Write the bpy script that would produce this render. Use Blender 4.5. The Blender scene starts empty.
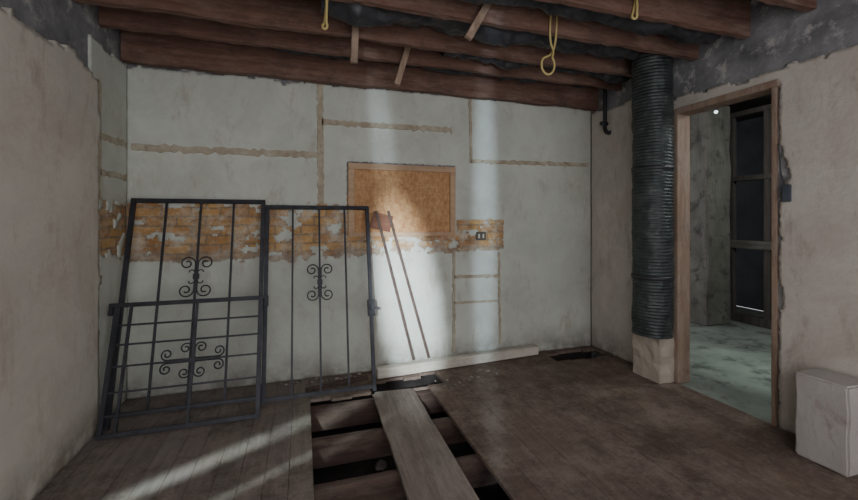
import bpy, bmesh, math, random
from mathutils import Vector, Matrix, noise
random.seed(7)
COL = bpy.context.scene.collection
TH = math.radians(17.65); S = math.sin(TH); C = math.cos(TH); F = 396.0; HZ = 219.0; H = 1.3
XL, XR, YB = -1.19, 2.82, 3.37          # room: left wall, right wall, back wall surfaces
def ray(px, py):
    u = (px-429)/F
    return Vector((S+C*u, C-S*u, -(py-HZ)/F))
def bw(px, py):
    d = ray(px, py); t = YB/d.y; return Vector((d.x*t, YB, H+d.z*t))
def lw(px, py):
    d = ray(px, py); t = XL/d.x; return Vector((XL, d.y*t, H+d.z*t))
def rw(px, py):
    d = ray(px, py); t = XR/d.x; return Vector((XR, d.y*t, H+d.z*t))
# ---------------------------------------------------------------- materials
def base_mat(name):
    m = bpy.data.materials.new(name); m.use_nodes = True
    nt = m.node_tree; b = nt.nodes['Principled BSDF']
    tc = nt.nodes.new('ShaderNodeTexCoord')
    return m, nt, b, tc.outputs['Object']
def mapping(nt, vec, scale):
    mp = nt.nodes.new('ShaderNodeMapping'); mp.inputs['Scale'].default_value = scale
    nt.links.new(vec, mp.inputs['Vector']); return mp.outputs[0]
def nz(nt, vec, scale, detail=6, rough=.6, dist=0):
    n = nt.nodes.new('ShaderNodeTexNoise'); n.inputs['Scale'].default_value = scale
    n.inputs['Detail'].default_value = detail; n.inputs['Roughness'].default_value = rough
    n.inputs['Distortion'].default_value = dist
    nt.links.new(vec, n.inputs['Vector']); return n.outputs['Fac']
def ramp(nt, fac, stops):
    r = nt.nodes.new('ShaderNodeValToRGB'); e = r.color_ramp.elements
    while len(e) < len(stops): e.new(.5)
    for i, (p, c) in enumerate(stops):
        e[i].position = p; e[i].color = (*c, 1) if len(c) == 3 else c
    nt.links.new(fac, r.inputs[0]); return r.outputs[0]
def mix(nt, fac, a, b, mode='MIX'):
    n = nt.nodes.new('ShaderNodeMix'); n.data_type = 'RGBA'; n.blend_type = mode
    for sock, v in ((n.inputs[0], fac), (n.inputs[6], a), (n.inputs[7], b)):
        if isinstance(v, (int, float)): sock.default_value = v
        elif isinstance(v, tuple): sock.default_value = (*v, 1)
        else: nt.links.new(v, sock)
    return n.outputs[2]
def bump(nt, b, fac, strength, dist=.01):
    n = nt.nodes.new('ShaderNodeBump'); n.inputs['Strength'].default_value = strength
    n.inputs['Distance'].default_value = dist
    nt.links.new(fac, n.inputs['Height']); nt.links.new(n.outputs[0], b.inputs['Normal'])
BW0 = ((0, 0, 0)); BW1 = ((1, 1, 1))
def mottled(name, c1, c2, scale=4, rough=.8, bs=.4, bscale=30, spot=None, spot_at=.62, metal=0, stretch=(1, 1, 1)):
    m, nt, b, v = base_mat(name)
    v = mapping(nt, v, stretch)
    col = ramp(nt, nz(nt, v, scale, 8), [(.3, c1), (.7, c2)])
    if spot:
        f = ramp(nt, nz(nt, v, scale*1.7, 10, .7), [(spot_at-.05, BW0), (spot_at+.07, BW1)])
        col = mix(nt, f, col, spot)
    nt.links.new(col, b.inputs['Base Color'])
    b.inputs['Roughness'].default_value = rough; b.inputs['Metallic'].default_value = metal
    if bs: bump(nt, b, nz(nt, v, bscale, 6), bs)
    return m
def plaster_mat(name, light, mid, stain, stain2, amt=.6):
    m, nt, b, v = base_mat(name)
    col = ramp(nt, nz(nt, v, 1.6, 10, .65, .4), [(.3, mid), (.62, light)])
    f = ramp(nt, nz(nt, v, 2.6, 12, .74, .6), [(.46, BW0), (.70, (amt, amt, amt))])
    col = mix(nt, f, col, stain)
    f2 = ramp(nt, nz(nt, mapping(nt, v, (1, 1, .35)), 6.5, 12, .78, .3), [(.54, BW0), (.67, (amt, amt, amt))])
    col = mix(nt, f2, col, stain2)
    f3 = ramp(nt, nz(nt, v, 22, 12, .8), [(.61, BW0), (.71, (.5, .5, .5))])
    col = mix(nt, f3, col, stain2)
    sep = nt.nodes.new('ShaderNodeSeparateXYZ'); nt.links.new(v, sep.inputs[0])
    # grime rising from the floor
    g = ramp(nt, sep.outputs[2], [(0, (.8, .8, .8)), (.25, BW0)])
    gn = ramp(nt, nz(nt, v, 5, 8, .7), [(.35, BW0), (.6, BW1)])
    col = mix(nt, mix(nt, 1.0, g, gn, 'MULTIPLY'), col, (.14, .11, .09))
    nt.links.new(col, b.inputs['Base Color']); b.inputs['Roughness'].default_value = .85
    bump(nt, b, nz(nt, v, 9, 12, .7), .45, .015)
    return m
def brick_mat(name, axis='x'):
    m, nt, b, v = base_mat(name)
    sep = nt.nodes.new('ShaderNodeSeparateXYZ'); nt.links.new(v, sep.inputs[0])
    cmb = nt.nodes.new('ShaderNodeCombineXYZ')
    nt.links.new(sep.outputs[0 if axis == 'x' else 1], cmb.inputs[0]); nt.links.new(sep.outputs[2], cmb.inputs[1])
    wob = nt.nodes.new('ShaderNodeTexNoise'); wob.inputs['Scale'].default_value = 9; nt.links.new(v, wob.inputs['Vector'])
    vm = nt.nodes.new('ShaderNodeMix'); vm.data_type = 'VECTOR'; vm.inputs[0].default_value = .03
    nt.links.new(cmb.outputs[0], vm.inputs[4]); nt.links.new(wob.outputs['Color'], vm.inputs[5])
    br = nt.nodes.new('ShaderNodeTexBrick'); nt.links.new(vm.outputs[1], br.inputs['Vector'])
    br.inputs['Scale'].default_value = 1; br.inputs['Brick Width'].default_value = .19
    br.inputs['Row Height'].default_value = .068; br.inputs['Mortar Size'].default_value = .011
    br.inputs['Mortar Smooth'].default_value = .7; br.inputs['Bias'].default_value = -.1
    br.inputs['Color1'].default_value = (.56, .34, .13, 1); br.inputs['Color2'].default_value = (.38, .19, .075, 1)
    br.inputs['Mortar'].default_value = (.27, .19, .12, 1)
    col = mix(nt, ramp(nt, nz(nt, v, 6, 15, .85), [(.47, BW0), (.60, (.9, .9, .9))]), br.outputs['Color'], (.57, .52, .43))
    col = mix(nt, ramp(nt, nz(nt, mapping(nt, v, (1, 1, 2)), 5, 15, .85), [(.49, BW0), (.62, (.7, .7, .7))]), col, (.18, .11, .07))
    # crumbling grey mortar along the bottom of the opening
    ad = nt.nodes.new('ShaderNodeMath'); ad.operation = 'MULTIPLY_ADD'; ad.inputs[1].default_value = .22
    nt.links.new(nz(nt, v, 8, 12, .75), ad.inputs[0]); nt.links.new(sep.outputs[2], ad.inputs[2])
    mr = nt.nodes.new('ShaderNodeMapRange'); mr.inputs['From Min'].default_value = 1.11; mr.inputs['From Max'].default_value = 1.19
    mr.inputs['To Min'].default_value = .8; mr.inputs['To Max'].default_value = 0
    nt.links.new(ad.outputs[0], mr.inputs['Value'])
    grey = ramp(nt, nz(nt, v, 14, 12, .75), [(.4, (.22, .17, .13)), (.6, (.46, .42, .36))])
    col = mix(nt, mr.outputs[0], col, grey)
    nt.links.new(col, b.inputs['Base Color']); b.inputs['Roughness'].default_value = .9
    bump(nt, b, br.outputs['Fac'], -.4, .01)
    return m
def wood_mat(name, c1, c2, axis=0, rough=.75, dirt=(.05, .04, .035), grain=28, dust=None, bs=.35):
    m, nt, b, v = base_mat(name)
    sc = [1, 1, 1]; sc[axis] = .06
    vv = mapping(nt, v, tuple(sc))
    col = ramp(nt, nz(nt, vv, grain, 8, .65, .3), [(.32, c1), (.68, c2)])
    col = mix(nt, ramp(nt, nz(nt, v, 4, 10, .7), [(.5, BW0), (.75, (.8, .8, .8))]), col, dirt)
    if dust:
        s2 = [1, 1, 1]; s2[axis] = .25
        col = mix(nt, ramp(nt, nz(nt, mapping(nt, v, tuple(s2)), 9, 14, .85), [(.47, BW0), (.64, (.8, .8, .8))]), col, dust)
    nt.links.new(col, b.inputs['Base Color']); b.inputs['Roughness'].default_value = rough
    bump(nt, b, nz(nt, vv, grain*2, 6), bs, .004)
    return m
def floor_mat(name):
    m, nt, b, v = base_mat(name)
    at = nt.nodes.new('ShaderNodeVertexColor'); at.layer_name = 'tint'
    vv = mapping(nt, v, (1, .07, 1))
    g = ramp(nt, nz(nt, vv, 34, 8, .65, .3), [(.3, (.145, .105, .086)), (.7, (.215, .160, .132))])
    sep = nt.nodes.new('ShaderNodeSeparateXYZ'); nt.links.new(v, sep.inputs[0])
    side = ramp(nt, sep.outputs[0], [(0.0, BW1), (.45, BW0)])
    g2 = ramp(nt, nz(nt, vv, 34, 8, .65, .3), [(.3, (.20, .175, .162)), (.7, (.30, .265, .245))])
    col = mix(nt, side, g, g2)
    col = mix(nt, 1.0, col, at.outputs['Color'], 'MULTIPLY')
    col = mix(nt, ramp(nt, nz(nt, v, 3.2, 15, .88), [(.47, BW0), (.57, (.65, .65, .65))]), col, (.30, .245, .205))
    col = mix(nt, ramp(nt, nz(nt, v, 1.8, 15, .86), [(.48, BW0), (.60, (.75, .75, .75))]), col, (.085, .064, .053))
    col = mix(nt, ramp(nt, nz(nt, v, 45, 10, .8), [(.58, BW0), (.64, (.45, .45, .45))]), col, (.38, .32, .28))
    nt.links.new(col, b.inputs['Base Color']); b.inputs['Roughness'].default_value = 1
    b.inputs['Specular IOR Level'].default_value = .15
    bump(nt, b, nz(nt, v, 60, 8, .8), .5, .008)
    return m
def osb_mat(name):
    m, nt, b, v = base_mat(name)
    vo = nt.nodes.new('ShaderNodeTexVoronoi'); vo.inputs['Scale'].default_value = 34
    nt.links.new(mapping(nt, v, (1, 1, 2.0)), vo.inputs['Vector'])
    vo2 = nt.nodes.new('ShaderNodeTexVoronoi'); vo2.inputs['Scale'].default_value = 26
    nt.links.new(mapping(nt, v, (2.2, 1, 1)), vo2.inputs['Vector'])
    s1 = nt.nodes.new('ShaderNodeSeparateColor'); nt.links.new(vo.outputs['Color'], s1.inputs[0])
    s2 = nt.nodes.new('ShaderNodeSeparateColor'); nt.links.new(vo2.outputs['Color'], s2.inputs[0])
    a = ramp(nt, s1.outputs[0], [(0, (.38, .18, .07)), (1, (.56, .32, .14))])
    c = ramp(nt, s2.outputs[0], [(0, (.36, .17, .065)), (1, (.60, .37, .18))])
    col = mix(nt, .5, a, c)
    nt.links.new(col, b.inputs['Base Color']); b.inputs['Roughness'].default_value = .7
    bump(nt, b, s1.outputs[0], .3, .003)
    return m
M = dict(
    pl_back=plaster_mat('plaster_back', (.61, .635, .575), (.50, .525, .475), (.42, .42, .355), (.37, .32, .25)),
    pl_left=plaster_mat('plaster_left', (.66, .615, .545), (.55, .515, .46), (.49, .415, .335), (.40, .315, .245), .68),
    pl_right=plaster_mat('plaster_right', (.62, .575, .52), (.52, .48, .435), (.43, .365, .305), (.33, .275, .23), .7),
    brick=brick_mat('brick_back', 'x'), brick_l=brick_mat('brick_left', 'y'),
    cement=mottled('grey_masonry', (.11, .11, .12), (.28, .28, .29), 5, .95, 1.0, 12, (.44, .43, .42), .58),
    seam=mottled('old_joint_filler', (.34, .28, .20), (.52, .48, .38), 12, .9, .6, 40, (.25, .17, .11), .62),
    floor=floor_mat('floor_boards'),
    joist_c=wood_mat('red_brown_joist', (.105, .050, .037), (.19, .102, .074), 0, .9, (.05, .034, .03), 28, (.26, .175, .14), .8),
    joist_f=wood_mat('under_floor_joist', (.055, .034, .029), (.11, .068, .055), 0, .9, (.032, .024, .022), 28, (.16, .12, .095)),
    strut=wood_mat('light_strut', (.28, .19, .13), (.44, .32, .24), 2),
    ceil=wood_mat('dark_ceiling_boards', (.024, .02, .02), (.06, .046, .045), 1),
    board=wood_mat('loose_floorboard', (.17, .135, .115), (.27, .225, .195), 1, .9, (.10, .08, .07), 28, (.35, .30, .26)),
    trim=wood_mat('door_trim', (.22, .14, .10), (.33, .235, .17), 2, .8, (.12, .08, .06), 28, (.37, .31, .26)),
    wframe=wood_mat('window_frame_paint', (.42, .27, .16), (.56, .40, .26), 0, .7, (.28, .17, .10)),
    osb=osb_mat('osb'),
    iron=mottled('black_iron', (.026, .028, .035), (.058, .060, .070), 12, .5, .3, 60, (.08, .052, .042), .68, .5),
    ductm=mottled('dark_foil_duct', (.022, .030, .030), (.070, .082, .080), 7, .48, .45, 24, (.11, .125, .12), .64, .3),
    plastic=mottled('black_plastic', (.018, .018, .022), (.042, .043, .050), 4, .45, .8, 14),
    bluebox=mottled('blue_grey_box', (.045, .055, .075), (.08, .095, .12), 6, .6, .2),
    white_t=wood_mat('whitewashed_timber', (.50, .45, .38), (.66, .62, .54), 0, .7, (.28, .23, .18)),
    stick=wood_mat('leaning_stick', (.055, .036, .030), (.11, .075, .06), 2, .85, (.04, .028, .025)),
    offcut=wood_mat('brown_offcut', (.13, .05, .03), (.22, .10, .06), 0, .8, (.08, .04, .028)),
    boxm=mottled('pale_block', (.40, .37, .35), (.49, .455, .43), 4, .95, .5, 24, (.34, .29, .265), .60),
    plinth=mottled('plinth_plaster', (.42, .365, .30), (.50, .44, .37), 3, .9, .6, 16),
    rubble=mottled('rubble', (.16, .13, .11), (.36, .32, .28), 14, .95, .6, 40),
    yellow=mottled('yellow_cable', (.44, .35, .13), (.58, .48, .20), 6, .6, 0),
    cream=mottled('dark_socket_box', (.05, .035, .028), (.09, .07, .055), 6, .5, 0),
    soil=mottled('underfloor_soil', (.022, .018, .018), (.055, .045, .042), 6, 1, .8, 20, (.09, .075, .068), .66),
    conc=mottled('other_room_concrete', (.17, .185, .165), (.31, .345, .30), 2.4, .9, .4, 20, (.10, .105, .095), .56),
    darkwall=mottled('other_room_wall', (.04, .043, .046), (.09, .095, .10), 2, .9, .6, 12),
    pier=mottled('pier_render', (.12, .112, .095), (.21, .20, .175), 3, .9, 1.0, 10, (.075, .068, .06), .57),
    darkstud=wood_mat('dark_stud', (.06, .05, .045), (.12, .10, .088), 2),
    rail=wood_mat('grey_rail', (.13, .12, .105), (.21, .195, .17), 1),
)
def emis(name, c, s):
    m = bpy.data.materials.new(name); m.use_nodes = True; b = m.node_tree.nodes['Principled BSDF']
    b.inputs['Emission Color'].default_value = (*c, 1); b.inputs['Emission Strength'].default_value = s
    return m
M['bulb'] = emis('lit_bulb', (.8, 1, .95), 2)
# ---------------------------------------------------------------- mesh helpers
def box(bm, x0, x1, y0, y1, z0, z1, bev=0):
    r = bmesh.ops.create_cube(bm, size=1)
    for v in r['verts']:
        v.co = Vector(((x0+x1)/2+v.co.x*(x1-x0), (y0+y1)/2+v.co.y*(y1-y0), (z0+z1)/2+v.co.z*(z1-z0)))
    if bev:
        es = set(e for v in r['verts'] for e in v.link_edges)
        bmesh.ops.bevel(bm, geom=list(es), offset=bev, segments=2, affect='EDGES')
def bar(bm, a, b, w, d=None, side=Vector((0, 1, 0)), bev=0):
    a = Vector(a); b = Vector(b); d = d or w
    z = (b-a).normalized(); y = (side-z*side.dot(z)).normalized(); x = y.cross(z)
    vs = []
    for p in (a, b):
        for sx, sy in ((-1, -1), (1, -1), (1, 1), (-1, 1)):
            vs.append(bm.verts.new(p+x*sx*w/2+y*sy*d/2))
    fs = [(3, 2, 1, 0), (4, 5, 6, 7), (0, 1, 5, 4), (1, 2, 6, 5), (2, 3, 7, 6), (3, 0, 4, 7)]
    for f in fs: bm.faces.new([vs[i] for i in f])
    if bev:
        bmesh.ops.bevel(bm, geom=list(set(e for v in vs for e in v.link_edges)), offset=bev, segments=1, affect='EDGES')
def tube(bm, pts, r, n=8, cap=True, wrinkle=0):
    pts = [Vector(p) for p in pts]; rings = []
    up = Vector((0.13, .31, .94))
    t0 = (pts[1]-pts[0]).normalized(); x = up.cross(t0).normalized()
    for i, p in enumerate(pts):
        t = (pts[min(i+1, len(pts)-1)]-pts[max(i-1, 0)]).normalized()
        x = (x-t*x.dot(t)).normalized(); y = t.cross(x)
        rr = r(i) if callable(r) else r
        ring = []
        for k in range(n):
            a = 2*math.pi*k/n; q = rr
            if wrinkle:
                d = Vector((math.cos(a), math.sin(a), 0))
                q += wrinkle*(noise.noise(Vector((d.x*2.2, d.y*2.2, i*.05)))+.7*noise.noise(Vector((d.x*5, d.y*5, i*.11+9)))+.4*noise.noise(Vector((d.x*9, d.y*9, i*.2+29))))
            ring.append(bm.verts.new(p+(x*math.cos(a)+y*math.sin(a))*q))
        rings.append(ring)
    for a, b in zip(rings, rings[1:]):
        for k in range(n):
            f = bm.faces.new((a[k], a[(k+1) % n], b[(k+1) % n], b[k])); f.smooth = True
    if cap:
        bm.faces.new(rings[0][::-1]); bm.faces.new(rings[-1])
def ob(name, bm, mat, parent=None, label=None, cat=None, group=None, kind=None, loc=None):
    bmesh.ops.recalc_face_normals(bm, faces=bm.faces)
    me = bpy.data.meshes.new(name); bm.to_mesh(me); bm.free()
    o = bpy.data.objects.new(name, me); COL.objects.link(o)
    if mat: me.materials.append(M[mat])
    o.parent = parent
    if loc: o.location = loc
    for k, v in (('label', label), ('category', cat), ('group', group), ('kind', kind)):
        if v: o[k] = v
    return o
def thing(name, label, cat, loc=(0, 0, 0), rot=(0, 0, 0), group=None, kind=None):
    o = bpy.data.objects.new(name, None); COL.objects.link(o); o.location = loc; o.rotation_euler = rot
    o.empty_display_size = .1
    for k, v in (('label', label), ('category', cat), ('group', group), ('kind', kind)):
        if v: o[k] = v
    return o
def new(): return bmesh.new()
def layer(name, parent, org, ud, vd, nd, U, V, keep, mat, cell=.02, thick=.015):
    """coat of plaster with ragged outline, lying on a wall"""
    bm = new(); nu = int((U[1]-U[0])/cell)+1; nv = int((V[1]-V[0])/cell)+1; vs = {}
    def vert(i, j):
        if (i, j) not in vs:
            u = min(U[0]+i*cell, U[1]); v = min(V[0]+j*cell, V[1])
            n3 = noise.noise(Vector((u*37.1, v*41.3, 3))); n4 = noise.noise(Vector((u*43.7, v*39.1, 9)))
            uu, vv = u, v
            if 0 < i < nu-1 and 0 < j < nv-1: uu += n3*cell*.7; vv += n4*cell*.7
            w = noise.noise(Vector((u*1.7, v*1.7, 5)))*.004
            vs[(i, j)] = bm.verts.new(org+ud*uu+vd*vv+nd*(thick+w))
        return vs[(i, j)]
    for i in range(nu):
        for j in range(nv):
            if keep(U[0]+(i+.5)*cell, V[0]+(j+.5)*cell):
                f = bm.faces.new((vert(i, j), vert(i+1, j), vert(i+1, j+1), vert(i, j+1)))
                f.smooth = True
    es = [e for e in bm.edges if e.is_boundary]
    r = bmesh.ops.extrude_edge_only(bm, edges=es)
    for v in [g for g in r['geom'] if isinstance(g, bmesh.types.BMVert)]: v.co -= nd*(thick+.006)
    return ob(name, bm, mat, parent)
def N(a, b, c=0): return noise.noise(Vector((a, b, c)))
X, Y, Z = Vector((1, 0, 0)), Vector((0, 1, 0)), Vector((0, 0, 1))
ZT = 2.75
YF = -.6      # how far the room runs behind the camera
# ---------------------------------------------------------------- back wall
bm = new(); box(bm, XL-.15, XR+.12, YB+.015, YB+.2, -.03, ZT)
wall_back = ob('wall_back', bm, 'cement', kind='structure')
bm = new(); box(bm, XL-.15, XR+.12, YB+.012, YB+.2, -.45, -.03); ob('foundation', bm, 'soil', wall_back)
bm = new(); box(bm, XL-.02, 1.9, YB+.009, YB+.02, .86, 1.50); ob('brick_patch', bm, 'brick', wall_back)
WX0, WX1, WZ0, WZ1 = .36, 1.32, 1.15, 1.77
def keep_back(x, z):
    n = N(x*5, z*5)*.05+N(x*17, z*17, 2)*.04
    if z > 2.41+.012*x+n*.6: return False
    if WX0-.01 < x < WX1+.01 and WZ0-.01 < z < WZ1+.01: return False
    isl = N(x*6, z*9, 7)+.5*N(x*19, z*24, 17)
    if x < WX0+.02 and .98+n < z < 1.41+n*.9: return isl > (.27 if x > -.45 else .34)
    if WX0 < x < WX1+.05 and 1.0+n < z < 1.15: return isl > .20
    if WX1+.02+n*.3 < x < 1.82+n*.4 and 1.01+n*.3 < z < 1.29+n*.3: return isl > .5
    return True
layer('plaster', wall_back, Vector((0, YB+.015, 0)), X, Z, -Y, (XL-.02, XR), (0, 2.5), keep_back, 'pl_back', .015, .010)
def strip(parent, pts, w, nd, mat='seam', name='joint_seam', th=.004):
    """ragged filler line running on a wall through world points"""
    bm = new(); L = []; R = []; Lb = []; Rb = []
    a, b = pts[0], pts[-1]; n = max(4, int((b-a).length/.03)); d = (b-a).normalized(); s = nd.cross(d)
    for i in range(n+1):
        p = a.lerp(b, i/n); k = i*.9+a.x*31+a.z*17
        off = N(k*.3, 3)*.010
        w1 = w*(.42+.45*N(k, 1)); w2 = w*(.42+.45*N(k, 8))
        L.append(bm.verts.new(p+s*(w1+off)+nd*th)); R.append(bm.verts.new(p-s*(w2-off)+nd*th))
        Lb.append(bm.verts.new(p+s*(w1+off+.004)-nd*.012)); Rb.append(bm.verts.new(p-s*(w2-off+.004)-nd*.012))
    for i in range(n):
        bm.faces.new((L[i], L[i+1], R[i+1], R[i])); bm.faces.new((Lb[i], Lb[i+1], L[i+1], L[i])); bm.faces.new((R[i], R[i+1], Rb[i+1], Rb[i]))
    return ob(name, bm, mat, parent)
for (x0, y0, x1, y1, w) in [(131, 147, 318, 155, .055), (320, 84, 321, 204, .055), (322, 122, 452, 130, .05),
                            (470, 97, 471, 163, .03), (471, 161, 588, 165, .04), (454, 252, 454, 352, .028),
                            (454, 277, 499, 276, .03), (454, 303, 499, 301, .022), (499, 252, 500, 343, .022)]:
    strip(wall_back, [bw(x0, y0), bw(x1, y1)], w, -Y)
# boarded window
win = thing('window_1', None, None, kind='structure')
bm = new(); fw = .05
box(bm, WX0, WX1, YB-.02, YB+.03, WZ1-fw, WZ1, .004); box(bm, WX0, WX1, YB-.02, YB+.03, WZ0, WZ0+.035, .004)
box(bm, WX0, WX0+fw, YB-.018, YB+.03, WZ0+.035, WZ1-fw, .004); box(bm, WX1-fw, WX1, YB-.018, YB+.03, WZ0+.035, WZ1-fw, .004)
ob('window_frame', bm, 'wframe', win)
bm = new(); box(bm, WX0+fw, WX1-fw, YB+.004, YB+.02, WZ0+.035, WZ1-fw)
ob('osb_panel', bm, 'osb', win)
# ---------------------------------------------------------------- left wall
bm = new(); box(bm, XL-.2, XL-.03, YF, YB+.015, -.4, ZT)
wall_left = ob('wall_left', bm, 'cement', kind='structure')
def keep_left(y, z):
    n = N(y*4, z*4)*.06+N(y*15, z*15, 2)*.02
    if y > 2.93+n*.35: return False
    if z > 2.16+n*.8+.03*math.sin(y*3): return False
    return True
layer('plaster', wall_left, Vector((XL-.03, 0, 0)), Y, Z, X, (YF, 3.0), (0, 2.35), keep_left, 'pl_left', .025, .03)
def keep_left2(y, z):
    n = N(y*6, z*6, 4)*.06
    if z > 2.40+n: return False
    if 1.05+n < z < 1.42+n*.6: return N(y*9, z*9, 5) > .25
    return True
bm = new(); box(bm, XL-.031, XL-.026, 2.9, YB+.01, .9, 1.5); ob('brick_patch', bm, 'brick_l', wall_left)
layer('old_plaster', wall_left, Vector((XL-.025, 0, 0)), Y, Z, X, (2.86, YB), (0, 2.5), keep_left2, 'pl_back', .02, .008)
for (x0, y0, x1, y1, w) in [(103, 136, 129, 145, .05), (103, 172, 129, 178, .045), (103, 82, 103, 200, .03)]:
    a, b = lw(x0, y0), lw(x1, y1); a.x = b.x = XL-.017
    strip(wall_left, [a, b], w, X)
# ---------------------------------------------------------------- right wall with doorway
DY0, DY1, DZ = 1.715, 2.40, 2.13
bm = new()
box(bm, XR+.015, XR+.12, DY1, YB+.015, -.4, ZT); box(bm, XR+.015, XR+.12, YF, DY0, -.4, ZT); box(bm, XR+.015, XR+.12, DY0, DY1, DZ, ZT)
box(bm, XR+.015, XR+.12, DY0, DY1, -.4, -.03)
wall_right = ob('wall_right', bm, 'cement', kind='structure')
def keep_right(y, z):
    n = N(y*5, z*5, 11)*.05+N(y*15, z*15, 12)*.02
    if z > (2.36 if y > 2.45 else 2.24)+n: return False
    if DY0-.022-abs(N(1, z*3, 11))*.05-(.05*math.exp(-((z-1.58)/.14)**2)) < y < DY1+.02 and z < DZ+.03: return False
    return True
layer('plaster', wall_right, Vector((XR+.015, 0, 0)), Y, Z, -X, (YF, YB), (0, 2.5), keep_right, 'pl_right', .018, .012)
door = thing('door_1', None, None, kind='structure')
bm = new(); box(bm, XR-.010, XR+.125, DY1-.02, DY1+.015, 0, DZ+.02, .004); ob('door_jamb', bm, 'trim', door)
bm = new(); box(bm, XR-.010, XR+.125, DY0-.015, DY0+.010, 0, DZ+.02, .004); ob('door_jamb', bm, 'trim', door)
bm = new(); box(bm, XR-.014, XR+.125, DY0-.03, DY1+.06, DZ-.005, DZ+.04, .004); ob('door_header', bm, 'trim', door)
# ---------------------------------------------------------------- floor with missing boards
HX0, HX1 = .05, .93
holes = [(HX0, HX1, .9, 2.95), (.50, 1.10, 2.94, 3.17), (2.28, 2.74, 3.08, 3.30)]
bm = new(); tints = []
def floor_row(x0, x1):
    cuts = [(YF, YB+.01)]
    for hx0, hx1, hy0, hy1 in holes:
        if x0 < hx1-.03 and x1 > hx0+.03:
            j0, j1 = random.uniform(-.03, .03), random.uniform(-.03, .03)
            nc = []
            for a, b in cuts:
                if hy0 > a and hy1 < b: nc += [(a, hy0+j0), (hy1+j1, b)]
                elif hy0 <= a < hy1 < b: nc += [(hy1+j1, b)]
                else: nc.append((a, b))
            cuts = nc
    for a, b in cuts:
        ys = [a]
        if b-a > 3: ys.append(a+random.choice((.9, 1.3, 1.7, 3.3)))
        ys.append(b)
        for p, q in zip(ys, ys[1:]):
            n0 = len(bm.faces); dz = random.uniform(-.0012, .0)
            box(bm, x0+.0011, x1-.0011, p+.0006, q-.0006, -.022, dz)
            t = random.uniform(.93, 1.05); tints.extend([(t, t*random.uniform(.98, 1.0), t*random.uniform(.97, 1.0))]*(len(bm.faces)-n0))
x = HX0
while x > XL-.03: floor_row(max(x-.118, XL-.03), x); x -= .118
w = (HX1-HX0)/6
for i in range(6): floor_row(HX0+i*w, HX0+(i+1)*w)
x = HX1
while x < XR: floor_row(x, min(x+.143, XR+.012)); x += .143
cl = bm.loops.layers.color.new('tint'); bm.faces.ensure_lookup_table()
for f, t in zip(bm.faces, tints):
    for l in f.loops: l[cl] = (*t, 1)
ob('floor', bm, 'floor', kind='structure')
bm = new(); box(bm, XL-.2, XR+.2, YF, YB+.2, -.52, -.45); ob('ground', bm, 'soil', kind='structure')
ords = ['farthest from the camera', 'second from the back wall', 'third from the back wall', 'nearest the camera', 'just outside the lower edge']
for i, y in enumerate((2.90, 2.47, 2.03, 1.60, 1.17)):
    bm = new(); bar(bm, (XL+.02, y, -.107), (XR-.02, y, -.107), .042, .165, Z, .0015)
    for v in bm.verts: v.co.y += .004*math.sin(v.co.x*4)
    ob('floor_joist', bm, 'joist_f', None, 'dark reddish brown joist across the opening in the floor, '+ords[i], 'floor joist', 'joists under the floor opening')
bm = new()
n0 = 24; vs = []
for i in range(n0+1):
    yy = -.79+1.58*i/n0
    l_ = -.155+.006*N(yy*5, 1)+(.02 if i == n0 else 0); r_ = .158+.006*N(yy*5, 4)
    vs.append([bm.verts.new((l_, yy+(.015 if i == n0 else 0), 0)), bm.verts.new((r_, yy, 0)), bm.verts.new((r_, yy, .022)), bm.verts.new((l_, yy+(.015 if i == n0 else 0), .022))])
for a, b in zip(vs, vs[1:]):
    for k in range(4): bm.faces.new((a[k], a[(k+1) % 4], b[(k+1) % 4], b[k]))
bm.faces.new(vs[0]); bm.faces.new(vs[-1][::-1])
o = ob('plank', bm, 'board', None, 'wide worn loose plank bridging the opening in the floor', 'plank', loc=(.632, 2.155, -.0235))
o.rotation_euler.z = math.radians(-1.2)
# ---------------------------------------------------------------- ceiling
bm = new()
x = XL-.2
while x < XR+.1:
    box(bm, x+.002, min(x+.14, XR+.14)-.002, YF, YB+.2, ZT, ZT+.02); x += .14
ob('ceiling', bm, 'ceil', kind='structure')
jy = [3.31, 2.99, 2.68, 2.24, 1.88, 1.52]
jl = ['deep one closest to the back wall', 'second from the back wall', 'third from the back wall', 'fourth from the back wall', 'fifth from the back wall', 'sixth from the back wall']
for y, l in zip(jy, jl):
    bm = new()
    zb = 2.405 if y > 3.3 else 2.51
    nseg = 70; vs = []
    for i in range(nseg+1):
        xx = XL-.02+(XR+.03-XL)*i/nseg; wob = .008*N(xx*1.5, y*3)+.003*N(xx*11, y*3); t2 = (.07 if y > 3.3 else .042)/2
        e1 = .014*N(xx*3, y, 2)+.009*N(xx*13, y, 6); e2 = .014*N(xx*3, y, 2)+.009*N(xx*12, y, 16)
        vs.append([bm.verts.new((xx, y-t2+wob, zb+e1)), bm.verts.new((xx, y+t2+wob, zb+e2)), bm.verts.new((xx, y+t2+wob, 2.748)), bm.verts.new((xx, y-t2+wob, 2.748))])
    for a, b in zip(vs, vs[1:]):
        for k in range(4): bm.faces.new((a[k], a[(k+1) % 4], b[(k+1) % 4], b[k]))
    bm.faces.new(vs[0]); bm.faces.new(vs[-1][::-1])
    ob('ceiling_joist', bm, 'joist_c', None, 'exposed red brown ceiling joist, '+l, 'ceiling joist', 'exposed ceiling joists')
def strut(px, py0, py1, yc, lab, tilt=.06):
    d = ray(px, (py0+py1)/2); t = yc/d.y; xx = d.x*t
    zt = 2.72; zb = H-(py1-HZ)/F*t
    bm = new(); bar(bm, (xx-tilt, yc-.02, zb), (xx+tilt, yc, zt), .045, .03, Y, .003)
    ob('strut', bm, 'strut', None, lab, 'strut', 'struts nailed to the joists')
strut(404, 35, 86, 2.945, 'pale wooden strut with a slanted lower end, longest of those hanging from the ceiling joists')
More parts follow.
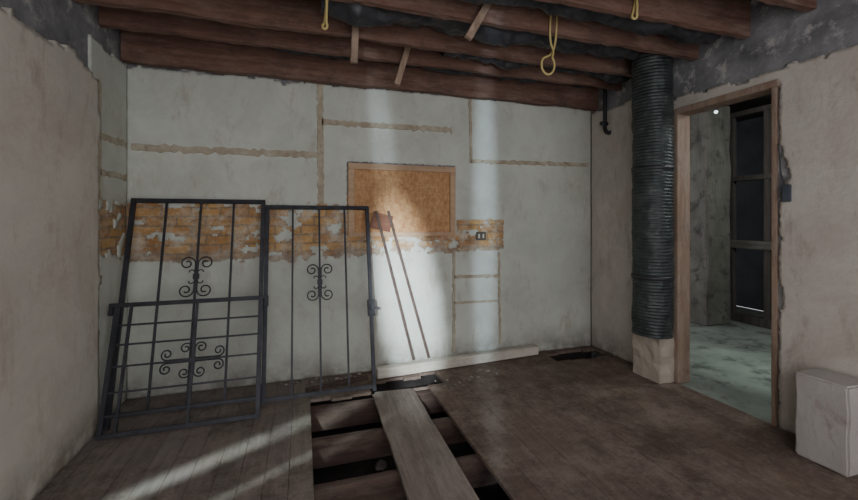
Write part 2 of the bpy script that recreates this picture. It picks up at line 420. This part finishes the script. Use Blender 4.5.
strut(355, 30, 64, 2.632, 'short reddish strut left of the long pale one on the joists', .01)
strut(482, 8, 42, 2.188, 'slanted pale strut high between joists at the top centre', .10)
# black plastic sheets stapled to the boards and sagging between the joists
def sheet(x0, x1, y0, y1, z, sag, lab, seed):
    bm = new(); nx, ny = 110, 18; g = []
    for i in range(nx+1):
        r = []
        for j in range(ny+1):
            u, v = i/nx, j/ny
            xx = x0+(x1-x0)*u; yy = y0+(y1-y0)*v
            zz = z-sag*math.sin(math.pi*v)*(.75+.9*N(u*5, seed))+.026*N(xx*8, yy*12, seed)+.024*N(xx*18, yy*22, seed)
            if j == 0: zz = 2.749; yy += .004
            r.append(bm.verts.new((xx, yy, zz)))
        g.append(r)
    for i in range(nx):
        for j in range(ny):
            f = bm.faces.new((g[i][j], g[i+1][j], g[i+1][j+1], g[i][j+1])); f.smooth = True
    ob('plastic_sheet', bm, 'plastic', None, lab, 'plastic sheet', 'black plastic between the joists')
sheet(.10, 2.40, 2.264, 2.57, 2.60, .10, 'crumpled black plastic sheet between joists at top centre', 1)
sheet(1.0, 2.75, 2.704, 2.93, 2.61, .10, 'black plastic sheet between the joists left of the duct top', 2)
sheet(.7, 2.7, 1.904, 2.13, 2.60, .10, 'black plastic sheet nearest the camera above the right of the room', 3)
sheet(-.2, 2.6, 3.014, 3.25, 2.61, .08, 'black plastic sheet between the two joists nearest the back wall', 4)
# cables
def smooth(pts, k=2):
    for _ in range(k):
        q = [pts[0]]
        for a, b in zip(pts, pts[1:]): q += [a.lerp(b, .25), a.lerp(b, .75)]
        pts = q+[pts[-1]]
    return pts
def loop_cable(px, pyb, yc, lab, wid):
    d = ray(px, pyb); t = yc/d.y; c = Vector((d.x*t, yc, H+d.z*t)); bm = new(); pts = []
    ln = 2.748-c.z; lo = min(.27, ln*.6)
    pts += [c+Vector((wid*.3, 0, ln)), c+Vector((wid*.1, .01, lo*.85)), c+Vector((wid*.5, 0, lo*.55))]
    for k in range(13):
        a = math.radians(60-k*27); pts.append(c+Vector((wid*.6*math.cos(a), .006*k/3, wid*.8+wid*.8*math.sin(a))))
    pts += [c+Vector((wid*.4, .02, lo*.5)), c+Vector((wid*.9, .02, lo*.8)), c+Vector((wid, .02, ln))]
    tube(bm, smooth(pts), .007, 8); ob('cable', bm, 'yellow', None, lab, 'cable', 'yellow cables hanging from the ceiling')
loop_cable(549, 74, 2.20, 'yellow cable hanging in a loop from the ceiling near the duct', .075)
loop_cable(325, 28, 2.195, 'short yellow cable hanging from the ceiling at top left of centre', .02)
loop_cable(636, 18, 1.835, 'short yellow cable end dangling above the duct at top right', .02)
# ---------------------------------------------------------------- flexible duct
DH = .38
dc = thing('flexible_duct', 'dark wrinkled flexible duct running upright from plinth to ceiling beside the doorway', 'duct', (2.645, 2.46, DH))
bm = new(); pts = []
L1 = 2.36; n = 460
for i in range(n+1): pts.append(Vector((.008*math.sin(i*.025), .006*math.sin(i*.02+1), .004+L1*i/n)))
def dr(i): return .143+.0024*math.sin(i*math.pi/2.5)+.003*noise.noise(Vector((i*.04, 0, 4)))
tube(bm, pts, dr, 56, wrinkle=.007)
ob('hose', bm, 'ductm', dc)
for zz in (.45, 1.30):
    bm = new(); tube(bm, [Vector((0, 0, zz)), Vector((0, 0, zz+.03))], .151, 36); ob('strap_band', bm, 'plastic', dc)
pl = thing('plinth', 'small pale plastered plinth under the dark flexible duct', 'plinth', (2.75, 2.53, 0))
bm = new(); box(bm, -.085, .065, -.12, .15, 0, .365, .006)
bmesh.ops.subdivide_edges(bm, edges=bm.edges[:], cuts=4, use_grid_fill=True)
for v in bm.verts: v.co += Vector((N(v.co.y*11, v.co.z*11, 1), N(v.co.x*11, v.co.z*11, 2), 0))*.02
ob('body', bm, 'plinth', pl)
# pipe in the corner
bm = new()
py_ = 3.15
d = ray(605, 134); t = py_/d.y; px_ = d.x*t; zb = H+d.z*t
tube(bm, smooth([Vector(q) for q in ((px_, py_, 2.74), (px_, py_, zb+.10), (px_-.005, py_, zb+.05), (px_+.0, py_-.02, zb+.01), (px_+.03, py_-.04, zb), (px_+.05, py_-.05, zb+.04))]), .018, 10)
tube(bm, [(px_-.05, py_, zb+.10), (px_+.05, py_, zb+.10)], .020, 8)
ob('pipe_stub', bm, 'iron', None, 'short black pipe with a hooked end hanging in the far corner', 'pipe')
# ---------------------------------------------------------------- wrought iron panels
def scroll_pts(sx, sz, R=.047, cz=.10, k=1.0, horizontal=False):
    out = [(.009, .0), (.009, cz*.5), (.009, cz)]
    cx = .009+R
    for i in range(1, 32):
        a = math.pi-i*math.radians(16); r = R*(1-i/40)
        out.append((cx+r*math.cos(a), cz+r*math.sin(a)))
    if horizontal: return [Vector((sz*q*k, 0, sx*p*k)) for p, q in out]
    return [Vector((sx*p*k, 0, sz*q*k)) for p, q in out]
def ornament(parent, cx, cz, specs, name='scroll'):
    """specs: (horizontal, R, c) for each arm pair, all joined at one collar"""
    bm = new()
    for horizontal, R, c in specs:
        for sx in (-1, 1):
            for sz in (-1, 1):
                tube(bm, [p+Vector((cx, 0, cz)) for p in scroll_pts(sx, sz, R, c, 1, horizontal)], .005, 6)
                q = []
                for i in range(10):
                    a = math.radians(180-20*i); r = .024*(1-i/16)
                    p0 = (.009+.024+r*math.cos(a), .030+r*math.sin(a))
                    q.append(Vector((sz*p0[1], 0, sx*p0[0])) if horizontal else Vector((sx*p0[0], 0, sz*p0[1])))
                if len(specs) == 1: tube(bm, [p+Vector((cx, 0, cz)) for p in q], .004, 6)
    box(bm, cx-.019, cx+.019, -.012, .012, cz-.02, cz+.02, .003)
    return ob(name, bm, 'iron', parent)
def panel(lab, loc, lean, W, L, t=.028, zr=.06):
    g = thing('iron_panel', lab, 'iron grille', loc, (lean, 0, 0), 'iron grille panels leaning at the back wall')
    bm = new(); h = t/2
    box(bm, 0, t, -h, h, 0, L, .002); box(bm, W-t, W, -h, h, 0, L, .002)
    box(bm, t, W-t, -h, h, L-t, L, .002); box(bm, t, W-t, -h, h, zr, zr+t, .002)
    ob('frame', bm, 'iron', g)
    for k in range(1, 4):
        xx = W*k/4
        bm = new(); box(bm, xx-.007, xx+.007, -.007, .007, zr+.01, L-.01); ob('bar', bm, 'iron', g)
    return g
lean1 = -math.atan2(.415, 1.44)
g1 = panel('largest black iron grille panel with vertical bars, leaning in the left corner', (-1.165, 2.92, .004), lean1, .885, 1.50)
ornament(g1, .4425, .925, [(False, .050, .095)])
lean2 = -math.atan2(.365, 1.38)
g2 = panel('narrower black iron gate panel with a lock, leaning below the boarded window', (-.278, 2.97, .004), lean2, .805, 1.45, .028, .02)
ornament(g2, .4025, .835, [(False, .048, .095)])
bm = new(); box(bm, .765, .82, -.022, .022, .55, .68, .004); box(bm, .82, .85, -.008, .008, .60, .62, .002)
tube(bm, [(.795, -.02, .615), (.795, -.05, .615)], .018, 12); ob('lock', bm, 'iron', g2)
lean3 = -math.atan2(.245, .72)
g3 = thing('iron_panel', 'low black iron panel with horizontal bars, in front of the largest grille', 'iron grille', (-1.155, 2.80, .004), (lean3, 0, 0), 'iron grille panels leaning at the back wall')
bm = new(); W = .885; L = .765
box(bm, 0, .026, -.012, .012, 0, L, .002); box(bm, W-.026, W, -.012, .012, 0, L, .002)
box(bm, -.03, W+.035, -.014, .014, L, L+.026, .002); box(bm, .026, W-.026, -.012, .012, .0, .026, .002)
box(bm, -.03, -.006, -.014, .014, L-.05, L, .002); box(bm, W+.01, W+.035, -.014, .014, L-.05, L, .002)
ob('frame', bm, 'iron', g3)
for zz in (.12, .25, .40, .53, .65):
    bm = new(); box(bm, .026, W-.026, -.006, .006, zz-.006, zz+.006); ob('bar', bm, 'iron', g3)
for xx in (.09, .47):
    bm = new(); box(bm, xx-.008, xx+.008, -.008, .008, .026, L); ob('bar', bm, 'iron', g3)
ornament(g3, .47, .40, [(True, .036, .15), (False, .036, .075)])
# ---------------------------------------------------------------- loose timber at the back wall
bm = new(); bar(bm, (.57, 3.20, .047), (2.14, 3.315, .047), .075, .08, Z, .006)
ob('timber', bm, 'white_t', None, 'long whitewashed timber lying on the floor along the back wall', 'timber')
bm = new(); bar(bm, (.02, 3.12, .013), (.50, 3.22, .013), .03, .024, Z, .002)
ob('batten', bm, 'stick', None, 'thin dark batten on the floor behind the gate panel with the lock', 'batten')
def lean_stick(a, b, w, lab, dep=.014):
    bm = new(); bar(bm, a, b, w, dep, Y, .002)
    ob('batten', bm, 'stick', None, lab, 'batten', 'battens leaning under the window')
p = bw(375, 211); q = bw(410, 350)
lean_stick((q.x, 3.250, .10), (p.x, 3.325, p.z), .020, 'dark slanting batten under the window, left of the close pair')
p = bw(387, 211); q = bw(425, 348)
lean_stick((q.x, 3.258, .10), (p.x, 3.325, p.z), .020, 'dark slanting batten under the window, right of the close pair')
p = bw(381, 223)
oc = thing('wood_offcut', 'short reddish brown board fixed over the lower left corner of the boarded window', 'board', (p.x, YB-.024, p.z))
bm = new(); bar(bm, (-.085, -.0, .03), (.085, -.0, -.01), .14, .008, Y, .002); ob('offcut_board', bm, 'offcut', oc)
# rubble
def chunk(x, y, z, s, lab, name='rubble_piece', group='rubble at the back wall'):
    bm = new(); bmesh.ops.create_icosphere(bm, subdivisions=2, radius=s)
    sd = random.random()*50
    for v in bm.verts:
        v.co *= 1+.45*N(v.co.x/s*1.1+sd, v.co.y/s*1.1, v.co.z/s*1.1); v.co.z *= .6; v.co.x *= 1.3
    mz = min(v.co.z for v in bm.verts)
    o = ob(name, bm, 'rubble', None, lab, 'rubble', group, loc=(x, y, z-mz)); o.rotation_euler.z = random.random()*6
for i in range(18):
    x_ = -.2+.038*i
    y_ = random.uniform(3.26, 3.33)
    chunk(x_, y_, .001, random.uniform(.008, .018), 'small chunk of broken plaster on the floor at the foot of the back wall')
for i in range(14):
    chunk(1.0+.045*i+random.uniform(-.01, .01), 2.98+random.uniform(-.12, .05)+.01*i, .001, random.uniform(.006, .013), 'small chunk of debris on the boards between floor opening and whitewashed timber', 'rubble_piece', 'debris beside the floor opening')
for i in range(8):
    chunk(.12+.1*i, (2.25, 2.7, 1.85)[i % 3]+random.uniform(-.08, .08), -.45, random.uniform(.025, .045), 'rubble lump on the dark ground inside the floor opening', 'rubble_lump', 'rubble under the floor')
# ---------------------------------------------------------------- box and electrics
bm = new(); box(bm, -.105, .105, -.115, .115, 0, .455, .010)
bmesh.ops.subdivide_edges(bm, edges=[e for e in bm.edges if e.calc_length() > .15], cuts=6, use_grid_fill=True)
for v in bm.verts: v.co += Vector((N(v.co.y*8, v.co.z*8, 1), N(v.co.x*8, v.co.z*8, 2), N(v.co.x*8, v.co.y*8, 3)*.6))*.008
mz = min(v.co.z for v in bm.verts)
for v in bm.verts: v.co.z -= mz
ob('block', bm, 'boxm', None, 'pale grey beige block standing against the right wall at the picture edge', 'block', loc=(2.70, 1.362, 0))
p = rw(788, 192)
eb = thing('junction_box', 'small dark blue grey electrical box on the damaged plaster right of the doorway', 'electrical box', (XR-.002, p.y, p.z))
bm = new(); box(bm, -.02, .0, -.022, .022, -.06, .045, .004); ob('case', bm, 'bluebox', eb)
bm = new(); tube(bm, smooth([Vector(q) for q in ((-.012, .01, .045), (-.018, .03, .12), (-.008, .035, .2), (-.01, .045, .30))]), .004, 8); ob('cable', bm, 'plastic', eb)
p = bw(481, 236)
so = thing('socket_outlet', 'dark socket box set in the exposed brick right of the window', 'socket', (p.x, YB+.010, p.z))
bm = new(); box(bm, -.05, .05, -.014, .0, -.04, .04, .004); ob('plate', bm, 'cream', so)
for s in (-1, 1):
    bm = new(); box(bm, s*.022-.008, s*.022+.008, -.018, -.013, -.02, .02, .002); ob('socket_opening', bm, 'plinth', so)
# ---------------------------------------------------------------- the room beyond the doorway
OX0, OX1, OY0, OY1 = XR+.12, 6.2, .4, 5.2
bm = new(); box(bm, XR+.0121, OX1, OY0, OY1, -.06, -.004); ob('floor_beyond', bm, 'conc', kind='structure')
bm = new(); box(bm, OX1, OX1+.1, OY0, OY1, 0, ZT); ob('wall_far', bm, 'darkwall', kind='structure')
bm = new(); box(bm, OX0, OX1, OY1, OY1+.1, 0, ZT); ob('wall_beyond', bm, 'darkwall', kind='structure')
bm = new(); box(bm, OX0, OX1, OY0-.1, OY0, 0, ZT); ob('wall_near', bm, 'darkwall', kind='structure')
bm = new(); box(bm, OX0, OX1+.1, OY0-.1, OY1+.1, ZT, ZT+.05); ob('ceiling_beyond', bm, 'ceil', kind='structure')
pr = thing('pier', 'rough stained grey brown pier seen through the doorway', 'pier', (4.85, 3.74, 0))
bm = new(); box(bm, -.20, .20, -.20, .20, 0, 2.7, .01)
bmesh.ops.subdivide_edges(bm, edges=bm.edges[:], cuts=9, use_grid_fill=True)
for v in bm.verts: v.co += Vector((N(v.co.y*9, v.co.z*6, 1), N(v.co.x*9, v.co.z*6, 2), 0))*.03
ob('shaft', bm, 'pier', pr)
sf = thing('stud_frame', 'dark timber stud frame seen through the doorway beyond the pier', 'stud frame', (5.3, 3.3, 0))
for yy in (-1.6, -1.1, -.75, -.52, -.28, -.02, .4, .8):
    bm = new(); box(bm, -.03, .03, yy-.035, yy+.035, 0, 2.6, .003); ob('stud', bm, 'darkstud', sf)
for z0, z1 in ((0, .10), (.93, 1.03), (1.78, 1.84), (2.6, 2.66)):
    bm = new(); box(bm, -.045, .035, -1.64, .84, z0, z1, .003); ob('rail', bm, 'rail' if z0 == .93 else 'darkstud', sf)
d = ray(716, 112); t = 4.3/d.x
lb = thing('lamp_bulb', 'small lit bulb near the ceiling of the room beyond the doorway', 'lamp', (4.3, d.y*t, H+d.z*t))
bm = new(); bmesh.ops.create_uvsphere(bm, u_segments=16, v_segments=10, radius=.018); ob('glass', bm, 'bulb', lb)
bm = new(); tube(bm, [(0, 0, .02), (0, 0, .07)], .018, 12); tube(bm, [(0, 0, .07), (0, 0, ZT-(H+d.z*t))], .004, 6); ob('holder', bm, 'plastic', lb)
# ---------------------------------------------------------------- camera and light
cam = bpy.data.cameras.new('camera'); co = bpy.data.objects.new('camera', cam); COL.objects.link(co)
co.location = (0, 0, H); co.rotation_euler = (math.pi/2, 0, -TH); cam.sensor_width = 36; cam.lens = F/858*36
cam.shift_y = -(250-HZ)/858; cam.clip_start = .05
bpy.context.scene.camera = co
w = bpy.data.worlds.new('world'); bpy.context.scene.world = w; w.use_nodes = True
w.node_tree.nodes['Background'].inputs[0].default_value = (.87, .86, .91, 1); w.node_tree.nodes['Background'].inputs[1].default_value = 1.3
def area(loc, tgt, sx, sy, e, c):
    l = bpy.data.lights.new('area', 'AREA'); l.shape = 'RECTANGLE'; l.size = sx; l.size_y = sy; l.energy = e; l.color = c
    o = bpy.data.objects.new('area_light', l); COL.objects.link(o); o.location = loc
    o.rotation_euler = (Vector(tgt)-Vector(loc)).to_track_quat('-Z', 'Y').to_euler(); return o
area((.6, -.9, 1.5), (.6, 3, 1.2), 2.6, 1.6, 26, (1.0, .98, .95))
area((4.0, 1.6, 2.5), (4.6, 3.2, .6), .8, .8, 24, (.93, 1.0, .97))
def spot(loc, tgt, axis, ang, narrow, e, c, blend=.5, soft=.03):
    l = bpy.data.lights.new('spot', 'SPOT'); l.energy = e; l.color = c; l.spot_size = math.radians(ang); l.spot_blend = blend; l.shadow_soft_size = soft
    o = bpy.data.objects.new('spot_light', l); COL.objects.link(o)
    loc = Vector(loc); dz = -(Vector(tgt)-loc).normalized(); ay = Vector(axis); ay = (ay-dz*ay.dot(dz)).normalized(); ax = ay.cross(dz)
    m = Matrix((ax, ay, dz)).transposed().to_4x4(); m = Matrix.Translation(loc) @ m @ Matrix.Diagonal((narrow, 1, 1, 1))
    o.matrix_world = m
SK = (.70, .88, 1.0)
spot((-.2, -.9, 1.5), (1.62, YB, 1.15), (0, 0, 1), 58, .06, 480, (.66, .86, 1.0), 1.0)
spot((-.5, -.9, 1.6), (.68, YB, 1.75), (-.12, 0, 1), 34, .10, 200, SK, 1.0)
spot((-.5, -.9, 1.6), (.88, YB, .62), (-.16, 0, 1), 26, .32, 2300, (.82, .93, 1.0), 1.0)
spot((-1.0, -.6, 2.2), (-.35, 2.45, 0), (.87, .5, 0), 36, .045, 950, (.78, .98, .98), 1.0)
spot((-1.0, -.6, 2.2), (-.10, 2.20, 0), (.87, .5, 0), 26, .025, 550, (.78, .98, .98), 1.0)
spot((3.9, 2.3, 2.6), (3.75, 2.35, 0), (0, 1, 0), 34, .8, 75, (.82, 1.0, .90), .8)
